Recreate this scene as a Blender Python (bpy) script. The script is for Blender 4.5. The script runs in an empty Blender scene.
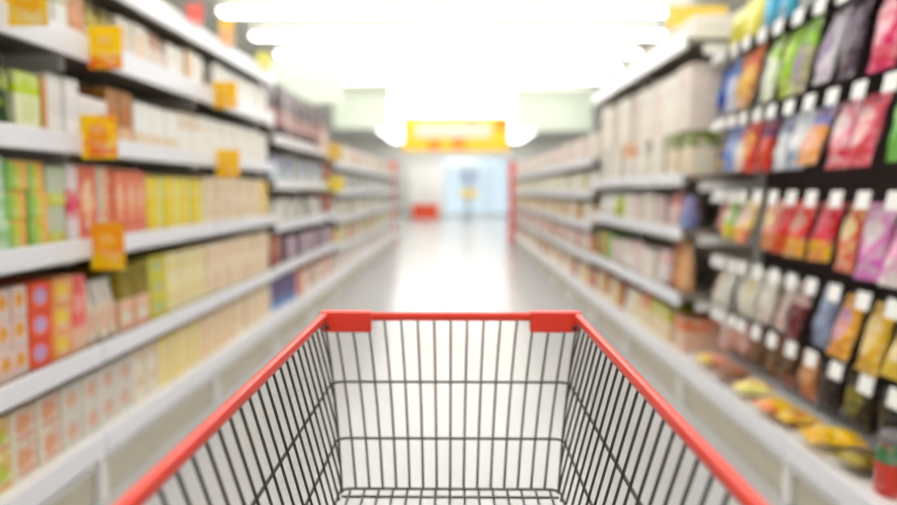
import bpy, bmesh, math, random
from mathutils import Vector, Matrix

random.seed(7)
SC = bpy.context.scene
C = SC.collection
PI = math.pi
H = 1.25                      # camera height
PITCH = math.radians(5.0)

# ------------------------------------------------------------------ camera
cam_d = bpy.data.cameras.new('camera')
cam = bpy.data.objects.new('camera', cam_d); C.objects.link(cam)
cam.location = (0, 0, H)
cam.rotation_euler = (PI/2 - PITCH, 0, math.radians(0.66))
cam_d.sensor_fit = 'HORIZONTAL'; cam_d.sensor_width = 36.0
cam_d.lens = 720/897*36
cam_d.clip_start = 0.02; cam_d.clip_end = 200
cam_d.dof.use_dof = True
cam_d.dof.focus_distance = 0.99
cam_d.dof.aperture_fstop = 1.6
SC.camera = cam

# ------------------------------------------------------------------ world, exposure
w = bpy.data.worlds.new('world'); SC.world = w; w.use_nodes = True
bg = w.node_tree.nodes['Background']
bg.inputs[0].default_value = (0.93, 0.97, 1.0, 1); bg.inputs[1].default_value = 1.3
SC.view_settings.view_transform = 'Standard'; SC.view_settings.look = 'None'
SC.view_settings.gamma = 1.0; SC.view_settings.use_curve_mapping = False
SC.view_settings.exposure = 0.05
LAMP = 6.8                    # emission of the ceiling light strips

# ------------------------------------------------------------------ helpers
def lin(c):
    out = []
    for v in c[:3]:
        v = v/255.0
        out.append(v/12.92 if v <= 0.04045 else ((v+0.055)/1.055)**2.4)
    return (*out, 1.0)

MATS = {}
def pbr(name, col, rough=0.5, metal=0.0, noise=0.0, scale=20, spec=0.5):
    if name in MATS: return MATS[name]
    m = bpy.data.materials.new(name); m.use_nodes = True
    nt = m.node_tree; b = nt.nodes['Principled BSDF']
    b.inputs['Roughness'].default_value = rough; b.inputs['Metallic'].default_value = metal
    b.inputs['Specular IOR Level'].default_value = spec
    if noise:
        tc = nt.nodes.new('ShaderNodeTexCoord'); n = nt.nodes.new('ShaderNodeTexNoise')
        n.inputs['Scale'].default_value = scale; n.inputs['Detail'].default_value = 3
        mx = nt.nodes.new('ShaderNodeMix'); mx.data_type = 'RGBA'
        c = lin(col)
        mx.inputs[6].default_value = tuple(v*(1-noise) for v in c[:3]) + (1,)
        mx.inputs[7].default_value = tuple(min(1, v*(1+noise)) for v in c[:3]) + (1,)
        nt.links.new(tc.outputs['Object'], n.inputs['Vector'])
        nt.links.new(n.outputs['Fac'], mx.inputs[0]); nt.links.new(mx.outputs[2], b.inputs['Base Color'])
    else:
        b.inputs['Base Color'].default_value = lin(col)
    MATS[name] = m
    return m

def pack_mat(style, base, a, b=None, rough=0.42):
    """Printed packaging: BASE ground with a band, spot, columns or rows in A and B."""
    b = b or a
    key = f'print_{style}_{base}_{a}_{b}'
    if key in MATS: return MATS[key]
    m = bpy.data.materials.new('printed_packaging'); m.use_nodes = True
    nt = m.node_tree; L = nt.links; N = nt.nodes
    bs = N['Principled BSDF']; bs.inputs['Roughness'].default_value = rough
    bs.inputs['Specular IOR Level'].default_value = 0.3
    tc = N.new('ShaderNodeTexCoord'); sx = N.new('ShaderNodeSeparateXYZ')
    L.new(tc.outputs['Generated'], sx.inputs[0])
    def ramp(src, stops):
        r = N.new('ShaderNodeValToRGB'); r.color_ramp.interpolation = 'CONSTANT'
        e = r.color_ramp.elements
        while len(e) < len(stops): e.new(0.5)
        for i, (p, c) in enumerate(stops):
            e[i].position = p; e[i].color = lin(c)
        L.new(src, r.inputs[0]); return r
    def spot(cy, cz, ry, rz):
        outs = []
        for o, c, r in ((sx.outputs['Y'], cy, ry), (sx.outputs['Z'], cz, rz)):
            s = N.new('ShaderNodeMath'); s.operation = 'SUBTRACT'; L.new(o, s.inputs[0]); s.inputs[1].default_value = c
            d = N.new('ShaderNodeMath'); d.operation = 'DIVIDE'; L.new(s.outputs[0], d.inputs[0]); d.inputs[1].default_value = r
            q = N.new('ShaderNodeMath'); q.operation = 'MULTIPLY'; L.new(d.outputs[0], q.inputs[0]); L.new(d.outputs[0], q.inputs[1])
            outs.append(q)
        ad = N.new('ShaderNodeMath'); ad.operation = 'ADD'; L.new(outs[0].outputs[0], ad.inputs[0]); L.new(outs[1].outputs[0], ad.inputs[1])
        lt = N.new('ShaderNodeMath'); lt.operation = 'LESS_THAN'; L.new(ad.outputs[0], lt.inputs[0]); lt.inputs[1].default_value = 1.0
        return lt
    def mix(fac, c0, col):
        x = N.new('ShaderNodeMix'); x.data_type = 'RGBA'; L.new(fac.outputs[0], x.inputs[0]); L.new(c0, x.inputs[6]); x.inputs[7].default_value = lin(col)
        return x.outputs[2]
    if style == 'band':
        out = ramp(sx.outputs['Z'], [(0, base), (0.3, a), (0.68, base), (0.9, b)]).outputs[0]
    elif style == 'top':
        out = ramp(sx.outputs['Z'], [(0, base), (0.62, a)]).outputs[0]
        out = mix(spot(0.5, 0.35, 0.28, 0.2), out, b)
    elif style == 'foot':
        out = ramp(sx.outputs['Z'], [(0, a), (0.32, base)]).outputs[0]
        out = mix(spot(0.5, 0.62, 0.3, 0.16), out, b)
    elif style == 'column':
        out = ramp(sx.outputs['Y'], [(0, base), (0.36, a), (0.7, b)]).outputs[0]
    elif style == 'sash':
        out = ramp(sx.outputs['Z'], [(0, base), (0.24, a), (0.5, base), (0.9, b)]).outputs[0]
    elif style == 'spot':
        r0 = N.new('ShaderNodeRGB'); r0.outputs[0].default_value = lin(base)
        out = mix(spot(0.48, 0.52, 0.3, 0.3), r0.outputs[0], a)
        out = mix(spot(0.55, 0.16, 0.38, 0.09), out, b)
    else:
        r0 = N.new('ShaderNodeRGB'); r0.outputs[0].default_value = lin(base)
        out = mix(spot(0.5, 0.72, 0.34, 0.1), r0.outputs[0], a)
    # small irregular print: flecks of the second ink and of pale paper
    mp = N.new('ShaderNodeMapping'); mp.inputs['Scale'].default_value = (9, 11, 17); L.new(tc.outputs['Object'], mp.inputs[0])
    vo = N.new('ShaderNodeTexVoronoi'); vo.feature = 'F1'; vo.distance = 'CHEBYCHEV'; vo.inputs['Scale'].default_value = 2.2; L.new(mp.outputs[0], vo.inputs['Vector'])
    vs = N.new('ShaderNodeSeparateColor'); L.new(vo.outputs['Color'], vs.inputs[0])
    for ch, col, amt in (('Red', b, 0.55), ('Green', (236, 232, 224), 0.5)):
        gt = N.new('ShaderNodeMath'); gt.operation = 'GREATER_THAN'; L.new(vs.outputs[ch], gt.inputs[0]); gt.inputs[1].default_value = 0.74
        am = N.new('ShaderNodeMath'); am.operation = 'MULTIPLY'; L.new(gt.outputs[0], am.inputs[0]); am.inputs[1].default_value = amt if ch == 'Red' else max(0.05, sum(base)/1900-0.06)
        out = mix(am, out, col)
    L.new(out, bs.inputs['Base Color'])
    MATS[key] = m
    return m

def new_mesh(name, bm):
    me = bpy.data.meshes.new(name); bm.normal_update(); bm.to_mesh(me); bm.free()
    return me

def smooth(me):
    for p in me.polygons: p.use_smooth = True
    return me

def put(name, me, mat=None, parent=None, loc=(0, 0, 0), rot=(0, 0, 0)):
    """Link one mesh as one object; the material sits on the object so meshes are shared."""
    if mat is not None and not me.materials: me.materials.append(None)
    o = bpy.data.objects.new(name, me); C.objects.link(o)
    o.location = loc; o.rotation_euler = rot
    if parent is not None: o.parent = parent
    if mat is not None:
        o.material_slots[0].link = 'OBJECT'; o.material_slots[0].material = mat
    return o

def tag(o, label, cat, group=None, kind=None):
    o['label'] = label; o['category'] = cat
    if group: o['group'] = group
    if kind: o['kind'] = kind
    return o

def root(name, label, cat, loc, group=None):
    o = bpy.data.objects.new(name, None); C.objects.link(o); o.location = loc; o.empty_display_size = 0.1
    return tag(o, label, cat, group)

def add_box(bm, x0, x1, y0, y1, z0, z1):
    v = [bm.verts.new((x, y, z)) for x in (x0, x1) for y in (y0, y1) for z in (z0, z1)]
    for f in ((0,1,3,2), (4,6,7,5), (0,4,5,1), (2,3,7,6), (0,2,6,4), (1,5,7,3)):
        bm.faces.new([v[i] for i in f])

def bevel_all(bm, w, seg=2):
    bmesh.ops.bevel(bm, geom=list(bm.edges), offset=w, segments=seg, profile=0.6, affect='EDGES')

BOXES = {}
def box_mesh(x0, x1, y0, y1, z0, z1, bev=0.004, seg=2):
    k = tuple(round(v, 4) for v in (x0, x1, y0, y1, z0, z1, bev))
    if k not in BOXES:
        bm = bmesh.new(); add_box(bm, x0, x1, y0, y1, z0, z1)
        if bev: bevel_all(bm, bev, seg)
        BOXES[k] = new_mesh('box', bm)
    return BOXES[k]

def add_tube(bm, pts, r, seg=8, closed=False, cap=True):
    pts = [Vector(p) for p in pts]; n = len(pts); rings = []
    up = None
    for i, p in enumerate(pts):
        if closed: d = pts[(i+1) % n] - pts[i-1]
        else: d = pts[min(i+1, n-1)] - pts[max(i-1, 0)]
        d.normalize()
        if up is None:
            up = Vector((0, 0, 1)) if abs(d.z) < 0.9 else Vector((1, 0, 0))
        s = d.cross(up)
        if s.length < 1e-6: s = d.cross(Vector((0, 1, 0)))
        s.normalize(); u = s.cross(d).normalized(); up = u
        rings.append([bm.verts.new(p + r*(math.cos(2*PI*k/seg)*s + math.sin(2*PI*k/seg)*u)) for k in range(seg)])
    for i in range(n if closed else n-1):
        a, b = rings[i], rings[(i+1) % n]
        for k in range(seg):
            bm.faces.new((a[k], a[(k+1) % seg], b[(k+1) % seg], b[k]))
    if cap and not closed:
        bm.faces.new(rings[0][::-1]); bm.faces.new(rings[-1])

def add_lathe(bm, prof, seg=20):
    rings = [[bm.verts.new((r*math.cos(2*PI*k/seg), r*math.sin(2*PI*k/seg), z)) for k in range(seg)] for r, z in prof]
    for a, b in zip(rings, rings[1:]):
        for k in range(seg): bm.faces.new((a[k], a[(k+1) % seg], b[(k+1) % seg], b[k]))
    bm.faces.new(rings[0][::-1]); bm.faces.new(rings[-1])

def round_corner(a, b, c, r, n=5):
    """Points of a rounded corner at b on the path a-b-c."""
    a, b, c = Vector(a), Vector(b), Vector(c)
    p = b + (a-b).normalized()*r; q = b + (c-b).normalized()*r
    return [(1-t)**2*p + 2*t*(1-t)*b + t*t*q for t in [i/n for i in range(n+1)]]

ORD = ['first','second','third','fourth','fifth','sixth','seventh','eighth','ninth','tenth','eleventh','twelfth','thirteenth','fourteenth',
       'fifteenth','sixteenth','seventeenth','eighteenth','nineteenth','twentieth','twenty-first','twenty-second','twenty-third','twenty-fourth',
       'twenty-fifth','twenty-sixth','twenty-seventh','twenty-eighth','twenty-ninth','thirtieth'] + [f'{i}th' for i in range(31, 80)]

# ------------------------------------------------------------------ shared materials
WHITE = pbr('white_enamel', (236, 235, 233), 0.35, noise=0.02, scale=6)
SHELF_SHADE = pbr('shade_grey_shelf_steel', (128, 120, 108), 0.45, noise=0.03)  # grey-brown puts the shade under the shelves into their colour
RAIL = pbr('white_price_rail', (232, 233, 238), 0.3)
BACKW = pbr('pale_back_panel', (228, 222, 208), 0.5, noise=0.02, scale=8)
BACKD = pbr('dark_pegboard', (46, 30, 30), 0.6, noise=0.1, scale=30)
KICK = pbr('beige_kick_plate', (205, 198, 178), 0.5, noise=0.03, scale=8)
RED = pbr('red_plastic', (230, 58, 38), 0.38, noise=0.03, scale=40)
WIRE = pbr('dark_chromed_wire', (80, 78, 74), 0.35, 0.6)
BLACK = pbr('black_rubber', (28, 28, 28), 0.6)
STEEL = pbr('galvanised_steel', (150, 150, 150), 0.35, 0.8)
PAPER = pbr('white_paper', (244, 243, 240), 0.6)
ENDRED = pbr('red_end_panel', (222, 70, 66), 0.45, noise=0.04)
PGREEN = pbr('pale_green_board', (236, 246, 228), 0.5, noise=0.03)

# ================================================================== SETTING
def struct(name, me, mat, loc=(0, 0, 0)):
    o = put(name, me, mat, None, loc); o['kind'] = 'structure'; return o

YB = 34.0; CEIL = 3.55
def floor_mat():
    m = bpy.data.materials.new('glossy_floor_tiles'); m.use_nodes = True
    nt = m.node_tree; b = nt.nodes['Principled BSDF']
    tc = nt.nodes.new('ShaderNodeTexCoord'); br = nt.nodes.new('ShaderNodeTexBrick')
    br.offset = 0.0; br.inputs['Scale'].default_value = 1.0
    br.inputs['Brick Width'].default_value = 0.6; br.inputs['Row Height'].default_value = 0.6
    br.inputs['Mortar Size'].default_value = 0.004
    br.inputs['Color1'].default_value = lin((190, 189, 188)); br.inputs['Color2'].default_value = lin((187, 186, 185))
    br.inputs['Mortar'].default_value = lin((180, 178, 175))
    nt.links.new(tc.outputs['Object'], br.inputs['Vector']); nt.links.new(br.outputs['Color'], b.inputs['Base Color'])
    b.inputs['Roughness'].default_value = 0.22
    return m
struct('floor', box_mesh(-8, 8, -4, YB+6, -0.1, 0, 0), floor_mat())
struct('ceiling', box_mesh(-8, 8, -4, YB+0.2, CEIL, CEIL+0.1, 0), pbr('white_ceiling', (216, 216, 209), 0.8, noise=0.02, scale=3))
struct('wall_left', box_mesh(-8.1, -8, -4, YB, 0, CEIL, 0), pbr('white_wall', (238, 238, 232), 0.8, noise=0.02, scale=3))
struct('wall_right', box_mesh(8, 8.1, -4, YB, 0, CEIL, 0), MATS['white_wall'])
struct('wall_front', box_mesh(-8, 8, -4.1, -4, 0, CEIL, 0), MATS['white_wall'])
bm = bmesh.new()
add_box(bm, -8, -0.7, YB, YB+0.15, 0, CEIL); add_box(bm, 2.6, 8, YB, YB+0.15, 0, CEIL); add_box(bm, -0.7, 2.6, YB, YB+0.15, 2.75, CEIL)
struct('wall_back', new_mesh('wall', bm), MATS['white_wall'])
bm = bmesh.new()
for x in (-0.7, 0.38, 1.46, 2.54): add_box(bm, x, x+0.06, YB+0.03, YB+0.1, 0, 2.75)
add_box(bm, -0.7, 2.6, YB+0.03, YB+0.1, 2.69, 2.75); add_box(bm, -0.7, 2.6, YB+0.03, YB+0.1, 0, 0.08)
win = struct('window_1', new_mesh('window_frame', bm), pbr('grey_window_frame', (176, 186, 196), 0.4))
gm = bpy.data.materials.new('blue_tinted_glass'); gm.use_nodes = True
nt = gm.node_tree; nt.nodes.clear()
out = nt.nodes.new('ShaderNodeOutputMaterial'); tr = nt.nodes.new('ShaderNodeBsdfTransparent'); gl = nt.nodes.new('ShaderNodeBsdfGlossy')
mx = nt.nodes.new('ShaderNodeMixShader'); tr.inputs[0].default_value = (0.80, 0.87, 0.90, 1); gl.inputs['Roughness'].default_value = 0.05; mx.inputs[0].default_value = 0.08
nt.links.new(tr.outputs[0], mx.inputs[1]); nt.links.new(gl.outputs[0], mx.inputs[2]); nt.links.new(mx.outputs[0], out.inputs[0])
bm = bmesh.new()
for x in (-0.64, 0.44, 1.52): add_box(bm, x, x+1.02, YB+0.06, YB+0.07, 0.08, 2.69)
put('pane', new_mesh('pane', bm), gm, win)

# ------------------------------------------------------------------ ceiling light strips
em = bpy.data.materials.new('lit_diffuser'); em.use_nodes = True
b = em.node_tree.nodes['Principled BSDF']; b.inputs['Base Color'].default_value = (1, 1, 1, 1)
b.inputs['Emission Color'].default_value = (1.0, 0.99, 0.975, 1); b.inputs['Emission Strength'].default_value = LAMP
cap_me = box_mesh(0, 0.03, -0.13, 0.13, -0.17, -0.1, 0.004)
hous_me = box_mesh(-2.89, 2.90, -0.08, 0.08, -0.114, -0.09, 0.004)
stem_me = box_mesh(-0.02, 0.02, -0.02, 0.02, -0.09, 0, 0)
diff_me = box_mesh(-2.89, 2.90, -0.125, 0.125, -0.165, -0.115, 0.015)
fill_diff_me = box_mesh(-1.3, 1.3, -0.125, 0.125, -0.165, -0.115, 0.015)
fill_hous_me = box_mesh(-1.3, 1.3, -0.09, 0.09, -0.114, -0.09, 0.004)
ys = [-2.0 + 1.38*i for i in range(26)]
LF = pbr('white_light_housing', (232, 231, 222), 0.5)
vis = 0
for y in ys:
    if y > 8.5:
        lab = f'{ORD[vis]} ceiling light strip counted from the camera, above the aisle'; vis += 1
    else:
        lab = f'ceiling light strip overhead, {ORD[int(round((y+2)/1.38))]} from the front wall'
    t = root('ceiling_light', lab, 'light', (0, y, CEIL), 'ceiling light strips across the aisle')
    for x in (-2.92, 2.90): put('end_cap', cap_me, LF, t, (x, 0, 0))
    for x in (-2.2, 0.0, 2.2): put('hanging_stem', stem_me, LF, t, (x, 0, 0))
    put('housing', hous_me, LF, t); put('diffuser', diff_me, em, t)

for i, y in enumerate(ys[:12:2]):  # added lamps, out of view, that brighten the sides of the ceiling
    for sx, nm in ((-6.4, 'left'), (6.4, 'right')):
        t = root('ceiling_light', f'short added fill light over the neighbouring {nm} aisle, {ORD[i]} from the front wall', 'light', (sx, y, CEIL), f'added fill lights over the neighbouring {nm} aisle')
        for x in (-0.9, 0.9): put('hanging_stem', stem_me, LF, t, (x, 0, 0))
        put('housing', fill_hous_me, LF, t); put('diffuser', fill_diff_me, em, t)

# ================================================================== SHELVING
XL, XR = 1.40, 1.293            # distance of the shelf lips from the camera axis
def spt(side, d):                # x of a point d metres behind the lip
    return -(XL+d) if side < 0 else XR+d
def sbox(side, d0, d1, y0, y1, z0, z1, bev=0.003):
    """Box mesh from d0 to d1 behind the lip, in unit-local x (0 at the lip)."""
    a, b_ = side*d0, side*d1
    return box_mesh(min(a, b_), max(a, b_), y0, y1, z0, z1, bev)

def shelf_unit(side, y0, y1, zs, label, top=2.12, back=BACKW, depth=0.47, ends=False, group=None, up=(-0.05, 0.0)):
    """One bay: zs are the underside heights of the lips of its raised shelves."""
    Lb = y1-y0
    t = root('shelving_unit', label, 'shelf', (side*(XL if side < 0 else XR), y0, 0), group)
    put('back_panel', sbox(side, depth, depth+0.02, 0.0, Lb, 0.05, top), back, t)
    put('upright', sbox(side, depth+up[0], depth+up[1], 0, 0.03, 0.0, top), WHITE, t)
    if ends: put('upright', sbox(side, depth+up[0], depth+up[1], Lb-0.03, Lb, 0.0, top), WHITE, t)
    dk = put('base_deck', sbox(side, 0.004, depth-0.05, 0.0, Lb, 0.255, 0.285), WHITE, t)
    put('price_rail', sbox(side, -0.012, 0.008, 0.004, Lb-0.004, 0.2, 0.29, 0.005), RAIL, dk)
    kp = put('kick_plate', sbox(side, 0.05, 0.07, 0.0, Lb, 0.0, 0.255), KICK, t)
    put('flange', sbox(side, 0.03, 0.05, 0.0, Lb, 0.14, 0.165), WHITE, kp)
    put('foot', sbox(side, 0.02, 0.05, 0, 0.06, 0.0, 0.255), WHITE, t)
    for z in zs:
        s = put('shelf', sbox(side, 0.004, depth-0.05, 0.0, Lb, z+0.03, z+0.062), SHELF_SHADE, t)
        put('price_rail', sbox(side, -0.012, 0.008, 0.004, Lb-0.004, z, z+(0.098 if z > 1.65 else 0.075), 0.005), RAIL, s)
        for yb in (0.005, Lb-0.02):
            put('bracket', sbox(side, 0.1, depth-0.05, yb, yb+0.012, z-0.03, z+0.03, 0.002), WHITE, s)
    return t

ZL1 = [0.57, 0.99, 1.38, 1.73, 2.03]
ZL2 = [0.58, 0.92, 1.25, 1.60]
ZL3 = [0.52, 0.85, 1.18, 1.50]
ZR2 = [0.575, 0.96, 1.27, 2.04]
ZR3 = [0.55, 0.86, 1.17, 1.48]
B = 1.385
for i in range(3):
    shelf_unit(-1, B*(1+i), B*(2+i), ZL1, f'white shelving bay stacked with cartons, left side of aisle, {ORD[i]} from the camera', top=2.12, ends=i == 2, group='shelving bays left of the aisle')
for i in range(2):
    shelf_unit(-1, B*(4+i), B*(5+i), ZL2, f'shelving bay of mauve and grey packs left of aisle, {["nearer", "farther"][i]} of two', top=2.1, ends=i == 1, group='shelving bays left of the aisle')
for i in range(6):
    shelf_unit(-1, B*(6+i), B*(7+i), ZL3, f'far pale shelving bay left of aisle beyond the mauve packs, {ORD[i]} along', top=1.95, ends=i == 5, group='shelving bays left of the aisle')
for i in range(2):
    shelf_unit(1, B*(1+i), B*(2+i), [], f'dark pegboard bay with hanging snack bags right of aisle, {["nearer", "farther"][i]} of two', top=2.35, back=BACKD, ends=i == 1, up=(0.02, 0.06), group='pegboard bays right of the aisle')
for i in range(2):
    shelf_unit(1, B*(3+i), B*(4+i), ZR2, f'white shelving bay right of aisle behind the pegboards, {["nearer", "farther"][i]} of two', top=2.3, ends=i == 1, group='shelving bays right of the aisle')
for i in range(7):
    shelf_unit(1, B*(5+i), B*(6+i), ZR3, f'far pale shelving bay right of aisle near the back, {ORD[i]} along', top=1.95, ends=i == 6, group='shelving bays right of the aisle')

# red end panels at the far ends of both runs
for side, nm in ((-1, 'left'), (1, 'right')):
    x = spt(side, 0.0)
    me = box_mesh(-0.075, 0.075, 0, 0.05, 0, 1.9, 0.01)
    tag(put('end_post', me, ENDRED, None, (x+(-0.07 if side < 0 else -0.03), B*12+0.01, 0)), f'red upright post at the far end of the {nm} shelving run', 'post', 'red posts at the aisle end')

# ================================================================== PRODUCTS
def carton_mesh(dp, wd, ht):
    """Carton with a folded lid: centred in y, standing on z=0, front face at x=0 going back to -dp."""
    k = ('carton', round(dp, 3), round(wd, 3), round(ht, 3))
    if k not in BOXES:
        bm = bmesh.new()
        add_box(bm, -dp, 0, -wd/2, wd/2, 0, ht*0.985)
        bevel_all(bm, 0.003, 1)
        add_box(bm, -dp*0.97, -dp*0.03, -wd/2*0.96, -0.001, ht*0.98, ht)      # two top flaps
        add_box(bm, -dp*0.97, -dp*0.03, 0.001, wd/2*0.96, ht*0.98, ht)
        BOXES[k] = new_mesh('carton', bm)
    return BOXES[k]

def pillow_mesh(wd, ht, th, seed=0, crumple=1.0):
    """Sealed bag hanging from z=0 down to -ht, front towards +x, crimped seals top and bottom."""
    k = ('bag', round(wd, 3), round(ht, 3), round(th, 3), seed)
    if k in BOXES: return BOXES[k]
    rnd = random.Random(seed*31+5); ph = [rnd.uniform(0, 6.28) for _ in range(4)]
    bm = bmesh.new(); nu, nv = 12, 24; g = {}
    seal = 0.1
    for s in (1, -1):
        for j in range(nv+1):
            v = j/nv
            q = 0 if v < seal or v > 1-seal*0.7 else math.sin(PI*(v-seal)/(1-1.7*seal))**0.55
            sag = 1 + 0.25*max(0, v-0.5)
            for i in range(nu+1):
                u = i/nu
                e = max(0, math.sin(PI*u))**0.6
                x = s*th/2*q*e*sag + 0.0015*s
                x += crumple*0.006*q*e*math.sin(7*u+9*v+ph[0])*s + 0.003*q*math.sin(13*v+ph[1])
                pinch = 1 - 0.09*q
                y = (u-0.5)*wd*pinch + 0.004*math.sin(8*v+ph[2])*q
                z = -v*ht
                if v in (0, 1): z += 0.002*math.cos(u*nu*PI)
                g[s, i, j] = bm.verts.new((x, y, z))
    for s in (1, -1):
        for j in range(nv):
            for i in range(nu):
                if j == 1 and i in (5, 6): continue          # the hanging slot
                f = (g[s, i, j], g[s, i, j+1], g[s, i+1, j+1], g[s, i+1, j])
                bm.faces.new(f if s > 0 else f[::-1])
    for j in range(nv):
        for i in (0, nu):
            f = (g[1, i, j], g[-1, i, j], g[-1, i, j+1], g[1, i, j+1])
            bm.faces.new(f if i == 0 else f[::-1])
    for i in range(nu):
        for j in (0, nv):
            f = (g[1, i, j], g[1, i+1, j], g[-1, i+1, j], g[-1, i, j])
            bm.faces.new(f if j == 0 else f[::-1])
    BOXES[k] = smooth(new_mesh('bag', bm))
    return BOXES[k]

def pouch_mesh(wd, ht, th, seed=0):
    """Stand-up pouch on z=0 with a flat gusset foot and a sealed top, front face about x=0."""
    k = ('pouch', round(wd, 3), round(ht, 3), round(th, 3), seed)
    if k in BOXES: return BOXES[k]
    rnd = random.Random(seed+11); p0 = rnd.uniform(0, 6)
    bm = bmesh.new(); n, m = 20, 10; rings = []
    for j in range(m+1):
        v = j/m; tk = th*(1-0.95*v**1.6) if v < 0.92 else 0.004
        ww = wd*(0.94+0.06*v)
        ring = []
        for i in range(n):
            a = 2*PI*i/n; c, s = math.cos(a), math.sin(a)
            y = math.copysign(abs(s)**0.45, s)*ww/2; x = math.copysign(abs(c)**0.9, c)*tk/2
            ring.append(bm.verts.new((x-th/2+0.003*math.sin(9*v+p0+3*s), y, v*ht)))
        rings.append(ring)
    for a, b_ in zip(rings, rings[1:]):
        for i in range(n): bm.faces.new((a[i], a[(i+1) % n], b_[(i+1) % n], b_[i]))
    bm.faces.new(rings[0][::-1]); bm.faces.new(rings[-1])
    BOXES[k] = smooth(new_mesh('pouch', bm)); return BOXES[k]

def jar_mesh(r, ht):
    k = ('jar', round(r, 3), round(ht, 3))
    if k not in BOXES:
        bm = bmesh.new(); add_lathe(bm, [(r*0.9, 0), (r, 0.01), (r, ht*0.72), (r*0.78, ht*0.8), (r*0.78, ht*0.86)])
        BOXES[k] = smooth(new_mesh('jar', bm))
    return BOXES[k]
def lid_mesh(r, ht):
    k = ('lid', round(r, 3), round(ht, 3))
    if k not in BOXES:
        bm = bmesh.new(); add_lathe(bm, [(r*0.84, ht*0.86), (r*0.86, ht*0.87), (r*0.86, ht*0.98), (r*0.8, ht)])
        BOXES[k] = smooth(new_mesh('lid', bm))
    return BOXES[k]
def bottle_mesh(r, ht):
    k = ('bottle', round(r, 3), round(ht, 3))
    if k not in BOXES:
        bm = bmesh.new(); add_lathe(bm, [(r*0.9, 0), (r, 0.012), (r, ht*0.6), (r*0.85, ht*0.68), (r*0.38, ht*0.8), (r*0.36, ht*0.92)])
        BOXES[k] = smooth(new_mesh('bottle', bm))
    return BOXES[k]
def cap_mesh(r, ht):
    k = ('cap', round(r, 3), round(ht, 3))
    if k not in BOXES:
        bm = bmesh.new(); add_lathe(bm, [(r*0.42, ht*0.91), (r*0.44, ht*0.92), (r*0.44, ht*0.99), (r*0.38, ht)])
        BOXES[k] = smooth(new_mesh('cap', bm))
    return BOXES[k]

def px2y(px, z, side, d=0.045):
    """Depth along the aisle at which a point d behind the lip at height z lines up with column px of the photograph."""
    X = (XL if side < 0 else XR)+d
    D = X*720/abs(px-457)
    return (D-(H-z)*math.sin(PITCH))/math.cos(PITCH)

LAYER = {1: [''], 2: ['lower layer', 'upper layer'], 3: ['bottom layer', 'middle layer', 'top layer'], 4: ['bottom layer', 'second layer', 'third layer', 'top layer']}
def run(side, z, p0, p1, kind, desc, where, wd, ht, mat, layers=1, dp=0.2, d=0.045, ydirect=False, gap=0.006, lidmat=None, z0=0.0):
    """A row of one product between two picture columns (or two depths) on the shelf whose top is at z."""
    y0, y1 = (p0, p1) if ydirect else sorted((px2y(p0, z+ht*layers/2, side, d), px2y(p1, z+ht*layers/2, side, d)))
    if side < 0: y1 = min(y1, B*4-0.035)
    n = max(1, int((y1-y0)/(wd+gap)+0.4))
    wd = (y1-y0)/n-gap
    x = spt(side, d); rz = 0 if side < 0 else PI
    group = f'{desc}s, {where}'
    for i in range(n):
        y = y0+(i+0.5)*(wd+gap)
        for l in range(layers):
            bits = [desc]
            if n > 1: bits.append(f'{ORD[i]} from the camera')
            if layers > 1: bits.append(LAYER[layers][l])
            bits.append(where)
            lab = ', '.join(bits)
            zz = z+z0+l*ht
            jx = random.uniform(-0.006, 0.006); jr = random.uniform(-0.03, 0.03) if kind not in ('jar', 'bottle') else 0
            hw = wd
            if kind == 'pouch':
                o = put('pouch', pouch_mesh(wd, ht, min(0.09, dp), i % 3), mat, None, (x+jx, y, zz), (0, 0, rz+jr*0.5))
            elif kind == 'jar':
                r = wd/2; o = put('jar', jar_mesh(r, ht), mat, None, (x-(-side)*r*1.0+jx, y, zz), (0, 0, rz))
                put('lid', lid_mesh(r, ht), lidmat or WHITE, o)
            elif kind == 'bottle':
                r = wd/2; o = put('bottle', bottle_mesh(r, ht), mat, None, (x-(-side)*r+jx, y, zz), (0, 0, rz))
                put('cap', cap_mesh(r, ht), lidmat or WHITE, o)
            else:
                o = put(kind, carton_mesh(dp, wd, ht), mat, None, (x+jx, y, zz), (0, 0, rz+jr*0.35))
            tag(o, lab, kind.replace('_', ' ').split()[-1], group if n*layers > 1 else None)

P = pack_mat
# ---------------- left, near block ----------------
zE, zD, zC, zB, zA, zT = 0.2855, 0.6325, 1.0525, 1.4425, 1.7925, 2.0925
wE, wD, wC, wB, wA, wT = 'left bottom shelf', 'left second shelf up', 'left third shelf up', 'left fourth shelf up', 'left fifth shelf up', 'left top shelf'
CREAM = (232, 222, 200)
# bottom shelf
run(-1, zE, -40, 10, 'tea_box', 'lime and cream tea box', wE, 0.10, 0.12, P('spot', (226, 220, 150), (190, 200, 60), (220, 150, 90)), 2)
run(-1, zE, 10, 60, 'tea_box', 'cream tea box with orange spot', wE, 0.11, 0.12, P('spot', (226, 216, 196), (226, 160, 120), (214, 150, 120)), 2)
run(-1, zE, 60, 132, 'tea_box', 'ivory tea box with red spot', wE, 0.13, 0.12, P('spot', (226, 218, 202), (222, 172, 146), (200, 196, 190)), 2)
run(-1, zE, 132, 158, 'biscuit_box', 'plain ivory biscuit box', wE, 0.13, 0.12, P('plain', CREAM, (224, 190, 150)), 2)
run(-1, zE, 158, 200, 'biscuit_box', 'yellow and cream biscuit box', wE, 0.13, 0.24, P('column', (238, 222, 150), (236, 206, 70), (238, 214, 180)))
run(-1, zE, 200, 236, 'biscuit_box', 'peach biscuit box with gold column', wE, 0.15, 0.24, P('column', (238, 214, 176), (232, 176, 84), (238, 222, 196)))
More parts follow.
